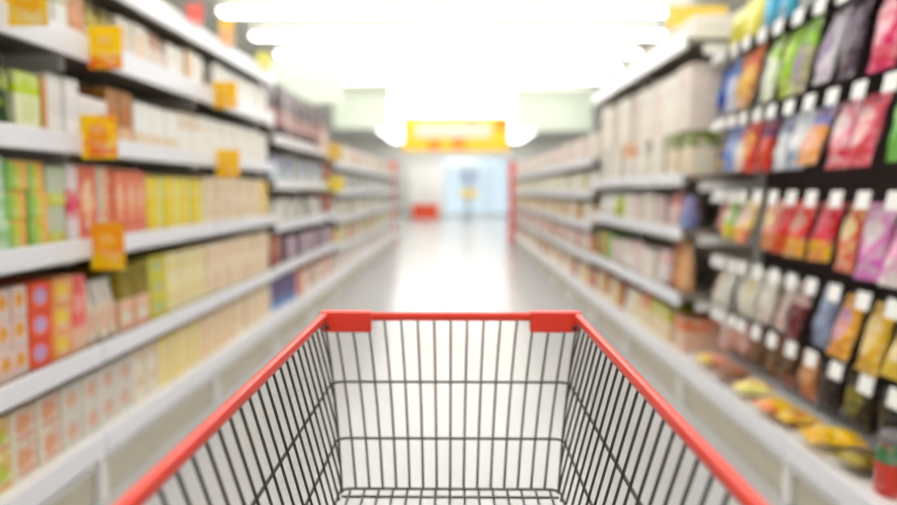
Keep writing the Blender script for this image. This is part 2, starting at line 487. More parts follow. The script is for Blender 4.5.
run(-1, zE, 236, 274, 'biscuit_box', 'cream biscuit box with peach band', wE, 0.2, 0.24, P('band', (236, 220, 190), (238, 208, 170), (232, 200, 150)))
# second shelf
run(-1, zD, -45, 27, 'juice_carton', 'pink juice carton with amber disc', wD, 0.075, 0.1, P('spot', (236, 200, 182), (232, 162, 52), (216, 200, 200)), 3)
run(-1, zD, 27, 50, 'juice_carton', 'orange-red juice carton with lilac patch', wD, 0.12, 0.1, P('spot', (236, 92, 44), (200, 160, 200), (238, 80, 60)), 3)
run(-1, zD, 50, 71, 'juice_carton', 'amber juice carton with yellow patch', wD, 0.11, 0.1, P('spot', (236, 160, 70), (240, 204, 70), (238, 180, 150)), 3)
run(-1, zD, 71, 86, 'cereal_box', 'tall coral red cereal box', wD, 0.08, 0.29, P('foot', (236, 96, 90), (234, 190, 160), (240, 150, 140)))
run(-1, zD, 86, 119, 'pouch', 'greyish cream standing pouch', wD, 0.09, 0.25, P('top', (224, 208, 184), (206, 202, 190), (226, 180, 150)), dp=0.08)
run(-1, zD, 119, 148, 'snack_box', 'pale salmon snack box', wD, 0.14, 0.14, P('spot', (234, 190, 156), (216, 220, 204), (230, 150, 120)))
run(-1, zD, 119, 148, 'snack_box', 'dark olive snack box on salmon boxes', wD, 0.14, 0.15, P('plain', (140, 120, 12), (110, 100, 10)), z0=0.14)
run(-1, zD, 148, 166, 'snack_box', 'lime snack box with grey patch', wD, 0.14, 0.1, P('spot', (206, 200, 60), (176, 190, 130), (220, 200, 30)), 3)
run(-1, zD, 166, 206, 'cracker_box', 'pale yellow cracker box', wD, 0.16, 0.15, P('band', (236, 226, 178), (232, 214, 150), (236, 220, 160)), 2)
run(-1, zD, 206, 272, 'cracker_box', 'beige cracker box', wD, 0.19, 0.15, P('band', (236, 214, 180), (232, 200, 166), (236, 220, 190)), 2)
# third shelf
run(-1, zC, -45, 4, 'milk_carton', 'pale green milk carton', wC, 0.08, 0.1, P('band', (180, 214, 180), (150, 200, 140), (206, 224, 190)), 3)
run(-1, zC, 4, 44, 'milk_carton', 'green milk carton with orange side', wC, 0.12, 0.098, P('column', (150, 196, 90), (206, 206, 60), (240, 176, 100)), 3)
run(-1, zC, 44, 64, 'milk_carton', 'grey-green milk carton with lime base', wC, 0.11, 0.14, P('foot', (190, 206, 170), (206, 206, 70), (196, 200, 180)), 2)
run(-1, zC, 64, 76, 'cereal_box', 'slim white cereal box with crimson band', wC, 0.07, 0.29, P('band', (228, 214, 216), (222, 70, 100), (220, 210, 206)))
run(-1, zC, 76, 96, 'cereal_box', 'coral cereal box with cream spot', wC, 0.09, 0.29, P('spot', (226, 116, 84), (238, 196, 150), (220, 90, 80)))
run(-1, zC, 96, 112, 'cereal_box', 'grey-green cereal box with peach column', wC, 0.09, 0.29, P('column', (196, 200, 176), (236, 180, 140), (226, 130, 90)))
run(-1, zC, 112, 146, 'cereal_box', 'salmon red cereal box', wC, 0.1, 0.28, P('spot', (232, 130, 96), (240, 180, 140), (226, 110, 84)))
run(-1, zC, 146, 202, 'cracker_box', 'bright yellow cracker box with pale stripe', wC, 0.16, 0.26, P('column', (236, 212, 20), (240, 200, 10), (222, 224, 140)))
run(-1, zC, 202, 258, 'biscuit_box', 'beige biscuit box with tan band', wC, 0.2, 0.135, P('band', (236, 218, 188), (228, 204, 170), (232, 210, 180)), 2)
run(-1, zC, 258, 273, 'biscuit_box', 'golden biscuit box at bay end', wC, 0.2, 0.27, P('column', (236, 214, 180), (236, 190, 90), (238, 206, 70)))
# fourth shelf
run(-1, zB, -50, 12, 'jar', 'dark green jar', wB, 0.09, 0.24, P('plain', (40, 70, 24), (150, 160, 60)), lidmat=P('plain', (60, 60, 30), (60, 60, 30)))
run(-1, zB, 12, 38, 'snack_box', 'lime-topped pale snack box', wB, 0.12, 0.2, P('top', (228, 232, 190), (190, 214, 10), (214, 224, 160)))
run(-1, zB, 38, 44, 'snack_box', 'slim ochre snack box', wB, 0.05, 0.2, P('plain', (206, 150, 60), (220, 140, 90)))
run(-1, zB, 44, 76, 'milk_carton', 'white milk carton with grey band', wB, 0.1, 0.22, P('band', (236, 233, 230), (226, 222, 220), (212, 214, 206)))
run(-1, zB, 76, 106, 'milk_carton', 'short white milk carton', wB, 0.12, 0.17, P('plain', (234, 228, 222), (220, 214, 206)))
run(-1, zB, 106, 132, 'snack_box', 'brown snack box with orange base', wB, 0.11, 0.23, P('foot', (168, 112, 36), (232, 190, 150), (190, 110, 50)))
run(-1, zB, 132, 178, 'biscuit_box', 'white biscuit box with tan foot', wB, 0.15, 0.2, P('foot', (238, 236, 228), (228, 206, 170), (238, 238, 234)))
run(-1, zB, 178, 200, 'biscuit_box', 'cream biscuit box with buff top', wB, 0.15, 0.21, P('top', (238, 232, 220), (222, 204, 176), (238, 236, 230)))
run(-1, zB, 200, 273, 'biscuit_box', 'large white biscuit box', wB, 0.2, 0.22, P('plain', (240, 238, 230), (226, 220, 204)))
# fifth shelf
run(-1, zA, -60, 4, 'snack_box', 'tan snack box', wA, 0.11, 0.2, P('plain', (200, 150, 80), (230, 190, 60)))
run(-1, zA, 4, 34, 'pouch', 'olive brown standing pouch', wA, 0.1, 0.2, P('top', (190, 180, 140), (156, 100, 40), (150, 160, 110)), dp=0.08)
run(-1, zA, 34, 64, 'snack_box', 'white snack box with sage top', wA, 0.1, 0.2, P('top', (236, 232, 226), (200, 196, 160), (226, 228, 220)))
run(-1, zA, 64, 84, 'snack_box', 'rust orange snack box', wA, 0.1, 0.2, P('foot', (196, 130, 80), (236, 200, 170), (220, 150, 100)))
run(-1, zA, 84, 116, 'jar', 'olive gold jar', wA, 0.1, 0.2, P('plain', (176, 160, 60), (200, 180, 80)), lidmat=P('plain', (120, 110, 50), (120, 110, 50)))
run(-1, zA, 116, 146, 'snack_box', 'ivory snack box with peach spot', wA, 0.12, 0.2, P('spot', (232, 226, 210), (230, 196, 160), (230, 220, 200)))
run(-1, zA, 146, 166, 'pouch', 'pale standing pouch with copper top', wA, 0.1, 0.21, P('top', (232, 230, 222), (226, 170, 130), (236, 210, 190)), dp=0.08)
run(-1, zA, 166, 184, 'biscuit_box', 'short white biscuit box', wA, 0.16, 0.19, P('plain', (240, 238, 230), (232, 224, 206)))
run(-1, zA, 184, 190, 'biscuit_box', 'slim caramel biscuit box', wA, 0.08, 0.2, P('plain', (230, 186, 120), (236, 210, 170)))
run(-1, zA, 190, 201, 'biscuit_box', 'upright white biscuit box by the dark gap', wA, 0.16, 0.2, P('plain', (240, 238, 232), (228, 220, 204)))
run(-1, zA, 202, 211, 'bottle', 'dark bottle standing in for a shaded gap', wA, 0.09, 0.21, P('plain', (84, 64, 20), (120, 90, 30)), lidmat=P('plain', (60, 50, 24), (60, 50, 24)))  # fills the dark gap between boxes, its shade put into the bottle colour
run(-1, zA, 212, 273, 'biscuit_box', 'big plain white biscuit box', wA, 0.22, 0.21, P('plain', (240, 239, 232), (232, 228, 214)))
# top shelf
run(-1, zT, 70, 130, 'snack_box', 'pale grey snack box', wT, 0.18, 0.13, P('plain', (226, 226, 216), (222, 210, 170)), d=0.1)
run(-1, zT, 130, 182, 'snack_box', 'pale straw snack box', wT, 0.2, 0.12, P('column', (236, 232, 210), (236, 226, 170), (236, 232, 220)), d=0.1)
run(-1, zT, 182, 240, 'snack_box', 'white snack box with blush side', wT, 0.24, 0.1, P('column', (238, 236, 228), (238, 224, 214), (238, 238, 232)), d=0.1)
run(-1, zT, 240, 272, 'snack_box', 'wide white snack box', wT, 0.3, 0.1, P('plain', (238, 238, 230), (230, 230, 214)), d=0.1)

# ---------------- generic mixed rows for the farther shelving ----------------
def mixed(side, z, y0, y1, kinds, where, seed, dmin=0.03):
    """kinds: list of (kind, desc, width, height, material) placed in turn along the shelf."""
    rnd = random.Random(seed); y = y0; i = 0; seen = {}
    seq = []
    while y < y1-0.1:
        k = kinds[i % len(kinds)]; wd = k[2]*rnd.uniform(0.92, 1.08); wd = min(wd, y1-y)
        seq.append((k, y, wd)); y += wd+0.013; i += 1
    tot = {}
    for k, _, _ in seq: tot[k[1]] = tot.get(k[1], 0)+1
    for k, yy, wd in seq:
        kind, desc, _, ht, mat = k[:5]
        ly = k[5] if len(k) > 5 else 1
        seen[desc] = seen.get(desc, 0)+1
        for l in range(ly):
            bits = [desc]
            if tot[desc] > 1: bits.append(f'{ORD[seen[desc]-1]} such from the camera')
            if ly > 1: bits.append(LAYER[ly][l])
            bits.append(where)
            d = dmin+rnd.uniform(0, 0.04)
            rz = (0 if side < 0 else PI)+rnd.uniform(-0.02, 0.02)
            loc = (spt(side, d), yy+wd/2, z+l*ht)
            if kind == 'pouch': o = put('pouch', pouch_mesh(round(wd, 2), ht, 0.1, seen[desc] % 3), mat, None, loc, (0, 0, rz))
            elif kind == 'jar':
                r = round(wd, 2)/2; o = put('jar', jar_mesh(r, ht), mat, None, (spt(side, d+r), loc[1], loc[2])); put('lid', lid_mesh(r, ht), WHITE, o)
            elif kind == 'bottle':
                r = round(wd, 2)/2; o = put('bottle', bottle_mesh(r, ht), mat, None, (spt(side, d+r), loc[1], loc[2])); put('cap', cap_mesh(r, ht), WHITE, o)
            else: o = put(kind, carton_mesh(0.26, round(wd, 2), ht), mat, None, loc, (0, 0, rz))
            tag(o, ', '.join(bits), kind.replace('_', ' ').split()[-1], f'{desc}s, {where}' if tot[desc]*ly > 1 else None)

MAUVE = P('band', (122, 80, 82), (176, 140, 138), (92, 62, 66))
MAUVE2 = P('plain', (160, 120, 118), (190, 150, 146))
PINKW = P('top', (214, 180, 174), (140, 96, 98), (220, 196, 190))
BLUEG = P('top', (176, 186, 204), (96, 112, 160), (196, 214, 220))
GREYW = P('band', (190, 190, 182), (160, 160, 156), (200, 200, 194))
DARKP = P('plain', (64, 46, 58), (100, 66, 90))
LILAC = P('plain', (190, 160, 180), (210, 190, 200))
BRICK = P('spot', (176, 96, 78), (200, 130, 100), (150, 70, 60))
NAVY = P('foot', (104, 92, 140), (110, 150, 200), (90, 70, 120))
AMBER = P('plain', (226, 176, 60), (230, 200, 90))
PALE = P('plain', (230, 226, 216), (214, 206, 190))
PALEP = P('plain', (226, 206, 202), (222, 190, 190))
yA, yM, yZ = B*4+0.05, B*5, B*6-0.05
w2 = 'second left block'
mixed(-1, 1.6625, yA, yM+0.7, [('pouch', 'large mauve pouch with pale sash', 0.36, 0.47, P('sash', (72, 38, 42), (180, 136, 132), (60, 32, 38)))], 'top of '+w2, 1)
mixed(-1, 1.6625, yM+0.72, yZ, [('snack_box', 'pale pink box', 0.3, 0.3, PINKW), ('snack_box', 'grey-white box', 0.26, 0.26, GREYW)], 'top shelf of '+w2, 2)
mixed(-1, 1.3125, yA, yZ-0.4, [('detergent_box', 'blue-topped grey box', 0.3, 0.2, BLUEG), ('detergent_box', 'grey-white box', 0.26, 0.2, GREYW)], 'fourth shelf of '+w2, 3)
mixed(-1, 1.3125, yZ-0.38, yZ, [('detergent_box', 'brick red box', 0.18, 0.2, BRICK)], 'fourth shelf of '+w2, 4)
mixed(-1, 0.9825, yA, yZ-0.5, [('pouch', 'grey-white pouch', 0.22, 0.2, GREYW), ('pouch', 'pale pouch', 0.22, 0.18, PALE)], 'third shelf of '+w2, 5)
mixed(-1, 0.9825, yZ-0.48, yZ, [('snack_box', 'brick red box', 0.2, 0.22, BRICK)], 'third shelf of '+w2, 6)
mixed(-1, 0.6425, yA, yA+0.26, [('snack_box', 'brick red box', 0.24, 0.25, BRICK)], 'second shelf of '+w2, 7)
mixed(-1, 0.6425, yA+0.3, yZ, [('snack_box', 'dark plum box', 0.24, 0.22, DARKP), ('snack_box', 'lilac box', 0.24, 0.2, LILAC)], 'second shelf of '+w2, 8)
mixed(-1, 0.2855, yA, yA+0.8, [('detergent_box', 'violet box with blue foot', 0.26, 0.24, NAVY)], 'bottom shelf of '+w2, 9)
mixed(-1, 0.2855, yA+0.84, yZ, [('snack_box', 'brick orange box', 0.24, 0.22, P('plain', (214, 116, 74), (226, 150, 90))), ('snack_box', 'sand box', 0.24, 0.2, PALE)], 'bottom shelf of '+w2, 10)

w3 = 'far left block'
far_l = [
    (1.5625, [('pouch', 'pale pouch', 0.3, 0.24, PALE), ('snack_box', 'blush box', 0.34, 0.22, PALEP), ('snack_box', 'olive-yellow box', 0.3, 0.2, P('spot', (206, 190, 130), (150, 140, 80)))], 'top shelf of '),
    (1.2425, [('jar', 'white jar', 0.2, 0.2, PALE), ('snack_box', 'grey box', 0.34, 0.19, P('spot', (206, 208, 204), (110, 112, 108))), ('snack_box', 'silver box', 0.3, 0.2, GREYW)], 'fourth shelf of '),
    (0.9125, [('snack_box', 'cream box', 0.34, 0.2, PALE), ('pouch', 'straw pouch', 0.26, 0.2, P('top', (226, 214, 190), (220, 200, 120))), ('snack_box', 'silver box', 0.3, 0.19, GREYW)], 'third shelf of '),
    (0.5825, [('snack_box', 'coral box', 0.3, 0.18, P('plain', (230, 160, 130), (236, 190, 160))), ('snack_box', 'lime box', 0.3, 0.2, P('plain', (214, 214, 110), (226, 226, 150))), ('snack_box', 'grey box', 0.3, 0.2, P('spot', (190, 176, 170), (120, 90, 84))), ('snack_box', 'cream box', 0.34, 0.2, PALE)], 'second shelf of '),
    (0.2855, [('snack_box', 'cream box', 0.34, 0.18, PALE), ('snack_box', 'blush box', 0.34, 0.18, PALEP)], 'bottom shelf of '),
]
for i, (z, ks, wh) in enumerate(far_l): mixed(-1, z, B*6+0.05, B*12-0.05, ks, wh+w3, 40+i)

# ---------------- right, second block ----------------
w4 = 'right shelves past pegboards'
yA, yZ = B*3+0.06, B*5-0.05
IVORY = P('plain', (234, 228, 214), (220, 210, 196))
mixed(1, 2.1025, yA, yZ, [('storage_box', 'white box', 0.3, 0.14, IVORY)], 'top of '+w4, 60)
mixed(1, 1.5945, yA, yZ, [('storage_box', 'tall blush box', 0.26, 0.38, P('plain', (226, 212, 200), (214, 196, 184))), ('storage_box', 'tall ivory box', 0.28, 0.37, IVORY)], 'stacked on fourth shelf, '+w4, 59)
mixed(1, 1.3325, yA, yA+0.5, [('snack_box', 'green and buff box', 0.2, 0.26, P('top', (230, 220, 196), (110, 130, 50), (228, 200, 170)))], 'fourth shelf, '+w4, 61)
mixed(1, 1.3325, yA+0.52, yA+1.25, [('snack_box', 'ivory box', 0.24, 0.26, IVORY), ('snack_box', 'taupe box', 0.18, 0.26, P('top', (226, 218, 206), (140, 124, 116), (226, 216, 210)))], 'fourth shelf, '+w4, 62)
mixed(1, 1.3325, yA+1.3, yA+1.7, [('snack_box', 'orange-topped box', 0.3, 0.26, P('top', (230, 222, 214), (232, 150, 70), (226, 216, 210)))], 'fourth shelf, '+w4, 63)
mixed(1, 1.3325, yA+1.72, yZ, [('snack_box', 'ivory box', 0.24, 0.26, IVORY), ('snack_box', 'pale grey box', 0.22, 0.26, GREYW)], 'far end, fourth shelf, '+w4, 64)
mixed(1, 1.0225, yA, yA+0.2, [('pouch', 'violet-blue pouch', 0.2, 0.2, P('spot', (130, 120, 176), (160, 110, 160), (110, 160, 200)))], 'third shelf, '+w4, 65)
mixed(1, 1.0225, yA+0.22, yA+0.5, [('pouch', 'red and pink pouch', 0.22, 0.22, P('top', (230, 180, 176), (190, 40, 44), (232, 206, 200)))], 'third shelf, '+w4, 66)
mixed(1, 1.0225, yA+0.52, yA+1.6, [('snack_box', 'pale blush box', 0.24, 0.18, PALEP), ('snack_box', 'ivory box', 0.24, 0.2, IVORY)], 'third shelf, '+w4, 67)
mixed(1, 1.0225, yA+1.62, yA+1.9, [('jar', 'lime jar', 0.16, 0.2, P('plain', (190, 206, 70), (206, 216, 100)))], 'third shelf, '+w4, 68)
mixed(1, 1.0225, yA+1.92, yZ, [('jar', 'white jar', 0.16, 0.2, PAPER), ('pouch', 'beige pouch', 0.2, 0.2, PALE)], 'third shelf, '+w4, 69)
mixed(1, 0.6375, yA+0.02, yA+0.36, [('pouch', 'large caramel brown pouch', 0.3, 0.32, P('column', (168, 84, 34), (190, 118, 40), (222, 170, 120)))], 'second shelf, '+w4, 70)
mixed(1, 0.6375, yA+0.4, yZ-0.7, [('pouch', 'rose white pouch', 0.24, 0.22, P('top', (230, 216, 214), (232, 170, 176), (230, 222, 220))), ('snack_box', 'ivory box', 0.26, 0.2, IVORY), ('snack_box', 'pale blush box', 0.24, 0.2, PALEP)], 'second shelf, '+w4, 71)
mixed(1, 0.6375, yZ-0.65, yZ, [('snack_box', 'green box', 0.24, 0.22, P('plain', (110, 180, 50), (140, 190, 80))), ('snack_box', 'rust box', 0.2, 0.22, P('plain', (190, 90, 54), (230, 150, 70)))], 'second shelf, '+w4, 72)
mixed(1, 0.2855, yA, yA+0.22, [('snack_box', 'salmon box', 0.2, 0.2, P('top', (226, 180, 150), (226, 120, 70), (220, 200, 180)))], 'bottom shelf, '+w4, 73)
mixed(1, 0.2855, yA+0.25, yA+0.75, [('snack_box', 'buff box with lime top', 0.22, 0.22, P('top', (228, 204, 160), (196, 190, 30), (232, 214, 180)))], 'bottom shelf, '+w4, 74)
mixed(1, 0.2855, yA+0.78, yA+1.0, [('snack_box', 'orange-topped buff box', 0.2, 0.22, P('top', (230, 210, 166), (236, 110, 40), (232, 214, 180)))], 'bottom shelf, '+w4, 75)
mixed(1, 0.2855, yA+1.02, yZ, [('snack_box', 'sand box', 0.24, 0.2, P('plain', (230, 214, 170), (222, 196, 150))), ('pouch', 'ivory pouch', 0.22, 0.2, IVORY), ('snack_box', 'maroon box', 0.2, 0.22, P('spot', (150, 60, 56), (226, 170, 60)))], 'bottom shelf, '+w4, 76)

w5 = 'far right block'
far_r = [
    (1.5425, [('snack_box', 'ivory box', 0.34, 0.26, IVORY), ('pouch', 'pale grey pouch', 0.3, 0.22, GREYW), ('snack_box', 'blush box', 0.3, 0.24, PALEP)], 'top shelf of '),
    (1.2325, [('snack_box', 'ivory box', 0.34, 0.2, IVORY), ('jar', 'white jar', 0.2, 0.2, PAPER), ('snack_box', 'straw box', 0.3, 0.18, P('plain', (214, 206, 160), (220, 214, 180)))], 'fourth shelf of '),
    (0.9225, [('snack_box', 'gold box', 0.3, 0.16, P('plain', (220, 176, 110), (226, 190, 120))), ('snack_box', 'ivory box', 0.34, 0.2, IVORY), ('pouch', 'lime pouch', 0.26, 0.18, P('plain', (206, 206, 130), (214, 214, 150)))], 'third shelf of '),
    (0.6125, [('snack_box', 'rust box', 0.3, 0.18, P('plain', (200, 106, 70), (230, 150, 90))), ('snack_box', 'ivory box', 0.34, 0.2, IVORY), ('snack_box', 'blush box', 0.3, 0.18, PALEP)], 'second shelf of '),
    (0.2855, [('snack_box', 'maroon box', 0.3, 0.18, P('spot', (170, 80, 70), (220, 150, 120))), ('snack_box', 'straw box', 0.34, 0.18, P('plain', (226, 200, 140), (230, 214, 170))), ('snack_box', 'ivory box', 0.34, 0.18, IVORY)], 'bottom shelf of '),
]
for i, (z, ks, wh) in enumerate(far_r): mixed(1, z, B*5+0.05, B*12-0.05, ks, wh+w5, 80+i)

# ---------------- right, pegboards with hooks and hanging bags ----------------
bm = bmesh.new(); add_tube(bm, [(0, 0, 0), (0.30, 0, 0), (0.312, 0, 0.004), (0.318, 0, 0.018)], 0.003, 6)
bm_plate = bmesh.new(); add_box(bm_plate, -0.002, 0.002, -0.042, 0.042, -0.032, 0.032); bevel_all(bm_plate, 0.0012, 1)
HOOK, PLATE = smooth(new_mesh('hook', bm)), new_mesh('price_plate', bm_plate)
XP = XR+0.47                       # face of the pegboard
rows = [('top', 1.975), ('second', 1.605), ('third', 1.213), ('fourth', 0.857), ('lowest', 0.565)]
TX = 1.455
def peg_y(px, z):
    D = TX*720/(px-457); return (D-(H-z)*math.sin(PITCH))/math.cos(PITCH)
def P2(*a): return pack_mat(*a, rough=0.35)
# bags listed from far to near: picture column, description, height, material
bags = {
 'top': [(717, 'navy blue', 0.31, P2('spot', (22, 78, 178), (70, 120, 200), (20, 60, 160))), (724, 'sky blue and white', 0.30, P2('top', (206, 210, 226), (60, 120, 200), (180, 190, 226))),
         (736, 'orange and cream', 0.30, P2('top', (236, 200, 170), (226, 100, 50), (220, 170, 60))), (748, 'red and gold', 0.29, P2('top', (206, 130, 60), (206, 60, 40), (222, 180, 40))),
         (764, 'pale green', 0.31, P2('top', (222, 230, 196), (160, 204, 40), (232, 236, 220))), (780, 'lime green', 0.31, P2('foot', (140, 200, 20), (150, 170, 40), (190, 216, 60))),
         (800, 'lime-topped grey', 0.32, P2('top', (176, 170, 120), (140, 196, 20), (120, 100, 120))), (822, 'lilac grey', 0.3, P2('spot', (206, 200, 206), (130, 110, 140), (190, 170, 190))),
         (846, 'dark plum', 0.31, P2('plain', (70, 50, 64), (110, 90, 110))), (876, 'magenta pink', 0.31, P2('spot', (216, 32, 104), (236, 180, 190), (226, 50, 90))), (910, 'crimson', 0.3, P2('plain', (200, 30, 70), (230, 120, 150)))],
 'second': [(717, 'blue and black', 0.24, P2('spot', (84, 110, 186), (50, 56, 60), (210, 170, 60))), (724, 'light blue', 0.25, P2('foot', (96, 140, 210), (110, 140, 206), (170, 190, 226))),
         (734, 'white and rose', 0.25, P2('top', (236, 200, 190), (226, 120, 140), (232, 226, 220))), (745, 'red with yellow centre', 0.26, P2('spot', (216, 50, 36), (230, 180, 50), (216, 60, 30))),
         (759, 'purple-topped red', 0.26, P2('top', (196, 30, 26), (84, 30, 96), (210, 80, 40))), (773, 'white and blue', 0.26, P2('top', (214, 220, 228), (110, 130, 176), (230, 232, 232))),
         (791, 'white with blue foot', 0.26, P2('foot', (216, 220, 228), (130, 150, 190), (232, 232, 236))), (811, 'orange with blue top', 0.26, P2('top', (236, 160, 80), (120, 130, 200), (234, 180, 150))),
         (834, 'pink and silver', 0.27, P2('foot', (230, 130, 150), (220, 60, 84), (236, 214, 214))), (861, 'rose red with silver oval', 0.27, P2('spot', (222, 84, 106), (236, 190, 190), (220, 70, 80))),
         (893, 'bright green', 0.25, P2('foot', (60, 176, 50), (110, 190, 60), (150, 210, 120)))],
 'third': [(717, 'salmon pink', 0.2, P2('plain', (230, 150, 140), (236, 190, 180))), (724, 'green and yellow', 0.22, P2('foot', (140, 200, 70), (220, 206, 20), (230, 224, 200))),
         (734, 'yellow and white', 0.23, P2('foot', (228, 206, 150), (230, 190, 20), (226, 210, 200))), (744, 'straw and pink', 0.24, P2('foot', (226, 200, 110), (230, 120, 60), (230, 190, 180))),
         (759, 'blush and gold', 0.24, P2('foot', (230, 150, 140), (220, 120, 60), (240, 210, 150))), (775, 'deep red', 0.25, P2('foot', (206, 14, 16), (206, 90, 20), (200, 20, 20))),
         (793, 'scarlet with silver badge', 0.25, P2('foot', (222, 24, 34), (226, 160, 40), (206, 150, 130))), (813, 'crimson with gold foot', 0.25, P2('foot', (212, 20, 40), (226, 170, 30), (226, 90, 110))),
         (838, 'burnt orange', 0.27, P2('foot', (206, 80, 20), (226, 110, 80), (232, 206, 150))), (865, 'orchid pink', 0.28, P2('foot', (216, 130, 186), (222, 110, 196), (214, 196, 200))),
         (896, 'pale rose', 0.29, P2('foot', (232, 150, 190), (232, 216, 216), (226, 120, 180)))],
 'fourth': [(717, 'white with tan badge', 0.24, P2('spot', (222, 220, 208), (226, 190, 170), (220, 216, 200))), (724, 'plain white', 0.24, P2('plain', (220, 220, 208), (216, 216, 204))),
         (734, 'grey-white', 0.24, P2('column', (190, 186, 170), (218, 216, 200), (220, 218, 206))), (744, 'off-white with olive spot', 0.24, P2('spot', (218, 214, 196), (204, 196, 130), (214, 210, 196))),
         (759, 'chalk white', 0.24, P2('foot', (216, 206, 196), (206, 190, 176), (216, 214, 200))), (776, 'white and cocoa', 0.24, P2('spot', (214, 204, 194), (140, 116, 96), (196, 160, 150))),
         (793, 'dark maroon', 0.25, P2('top', (110, 40, 44), (200, 170, 160), (90, 26, 30))), (813, 'slate blue', 0.24, P2('plain', (120, 130, 160), (160, 180, 210))),
         (836, 'amber with violet patch', 0.25, P2('spot', (232, 166, 36), (206, 150, 190), (226, 150, 50))), (865, 'yellow with cream centre', 0.26, P2('spot', (226, 180, 50), (236, 214, 150), (220, 170, 40))),
         (896, 'lemon yellow', 0.24, P2('spot', (226, 190, 60), (238, 216, 176), (226, 190, 60)))],
 'lowest': [(717, 'pink and white', 0.19, P2('top', (226, 186, 176), (214, 206, 200), (230, 200, 190))), (724, 'coral brown', 0.19, P2('foot', (206, 130, 100), (170, 100, 70), (226, 180, 160))),
         (734, 'dusty pink', 0.19, P2('foot', (214, 160, 150), (150, 100, 80), (226, 190, 180))), (743, 'olive brown', 0.2, P2('plain', (120, 90, 56), (160, 110, 80))),
         (758, 'russet', 0.2, P2('band', (126, 84, 52), (96, 76, 40), (170, 120, 90))), (774, 'dark cocoa', 0.2, P2('foot', (84, 56, 40), (150, 90, 70), (110, 84, 50))),
         (793, 'copper', 0.2, P2('foot', (206, 140, 90), (196, 110, 50), (220, 160, 110))), (813, 'black', 0.21, P2('plain', (40, 30, 30), (80, 60, 60))),
         (838, 'moss and black', 0.21, P2('spot', (60, 50, 24), (140, 130, 40), (40, 30, 20))), (868, 'very dark', 0.21, P2('plain', (36, 30, 22), (70, 60, 30))),
         (898, 'red and green', 0.22, P2('top', (206, 60, 46), (30, 90, 40), (190, 200, 190)))],
}
for (rname, z) in rows:
    lst = bags[rname]
    ylist = [peg_y(px, z) for px, *_ in lst]
    for i, (px, desc, ht, mat) in enumerate(lst):
        y = ylist[i]
        dy = min([abs(y-v) for j, v in enumerate(ylist) if j != i] + [0.25])
        wd = min(0.19, max(0.1, dy*0.88), 2*(B*3-0.02-y))
        hk = put('display_hook', HOOK, STEEL, None, (XP-0.002, y, z-0.028), (0, 0, PI))
        tag(hk, f'peg hook with white price plate, holds {desc} bag, {rname} row', 'hook', 'peg hooks on the dark pegboard')
        p = put('price_plate', PLATE, PAPER, hk, (0.322, 0, 0.028), (0, -0.18, 0)); p['label'] = 'white price plate'
        o = put('snack_bag', pillow_mesh(round(wd, 2), ht, 0.06, i % 5), mat, None, (TX+0.075+random.uniform(-0.015, 0.015), y, z-0.028+0.0625*ht-0.001), (random.uniform(-0.03, 0.03), -random.uniform(0.16, 0.38)*(0.2 if rname == 'lowest' else 1), PI+random.uniform(-0.12, 0.12)))
        tag(o, f'{desc} bag hanging in the {rname} pegboard row', 'bag', 'bags hanging on the pegboard')

# upper ledge above the pegboard with standing packs
bm = bmesh.new(); add_box(bm, XR+0.19, XP-0.001, B*1, B*3-0.03, 2.0, 2.018); bevel_all(bm, 0.003, 1)
lg = put('ledge_shelf', new_mesh('ledge_shelf', bm), BACKD, None)
tag(lg, 'dark ledge shelf above the top row of hanging bags', 'shelf')
for px0, px1, desc, ht, mat in ((718, 742, 'yellow and olive pack', 0.2, P2('top', (206, 196, 50), (230, 226, 150), (190, 180, 20))), (742, 760, 'yellow pack', 0.22, P2('spot', (220, 206, 30), (236, 226, 120), (200, 190, 20))),
                            (760, 794, 'teal blue pack', 0.24, P2('foot', (20, 150, 196), (10, 110, 140), (60, 180, 210))), (797, 822, 'grey pack', 0.25, P2('plain', (120, 124, 120), (150, 150, 150))),
                            (824, 850, 'white and grey pack', 0.25, P2('column', (110, 110, 110), (200, 200, 196), (120, 110, 110))), (852, 905, 'dark red pack', 0.27, P2('foot', (150, 20, 44), (110, 16, 30), (190, 60, 80)))):
    ya, yb = sorted((px2y(px0, 2.1, 1, 0.22), px2y(px1, 2.1, 1, 0.22)))
    yb = min(yb, B*3-0.04)
    n = max(1, round((yb-ya)/0.17))
    for k in range(n):
        wd = (yb-ya)/n
        o = put('pouch', pouch_mesh(round(wd, 2)-0.01, ht, 0.09, k), mat, None, (XR+0.2, ya+(k+0.5)*wd, 2.0185), (0, 0, PI))
        tag(o, f'{desc} standing on the ledge above the pegboard' + (f', {ORD[k]} from the camera' if n > 1 else ''), 'pouch', 'packs on the ledge above the pegboard' if n > 1 else None)

# packs lying on the white base deck of the pegboards
def lying(px, d, desc, wd, ln, th, mat, rz, seed):
    y = px2y(px, 0.3, 1, d)
    o = put('snack_bag', pillow_mesh(wd, ln, th, seed), mat, None, (XR+d-ln/2*math.cos(rz), y-ln/2*math.sin(rz), 0.288+th*0.82), (0, -PI/2, rz))
    tag(o, desc, 'bag')
lying(830, 0.10, 'yellow bag lying on the white base deck below dark bags', 0.17, 0.2, 0.06, P2('spot', (236, 186, 10), (240, 200, 30), (226, 170, 10)), 2.9, 2)
lying(862, 0.11, 'olive and yellow bag lying next to yellow bag on the base deck', 0.15, 0.18, 0.05, P2('spot', (130, 110, 20), (70, 50, 50), (160, 140, 30)), 3.3, 3)
lying(752, 0.08, 'pink and yellow bag lying on the base deck', 0.17, 0.17, 0.06, P2('column', (238, 190, 170), (238, 200, 90), (232, 220, 130)), 2.8, 1)
lying(774, 0.06, 'golden yellow bag lying on the base deck beside the pink one', 0.16, 0.16, 0.06, P2('foot', (232, 190, 20), (226, 130, 60), (230, 180, 30)), 3.2, 4)
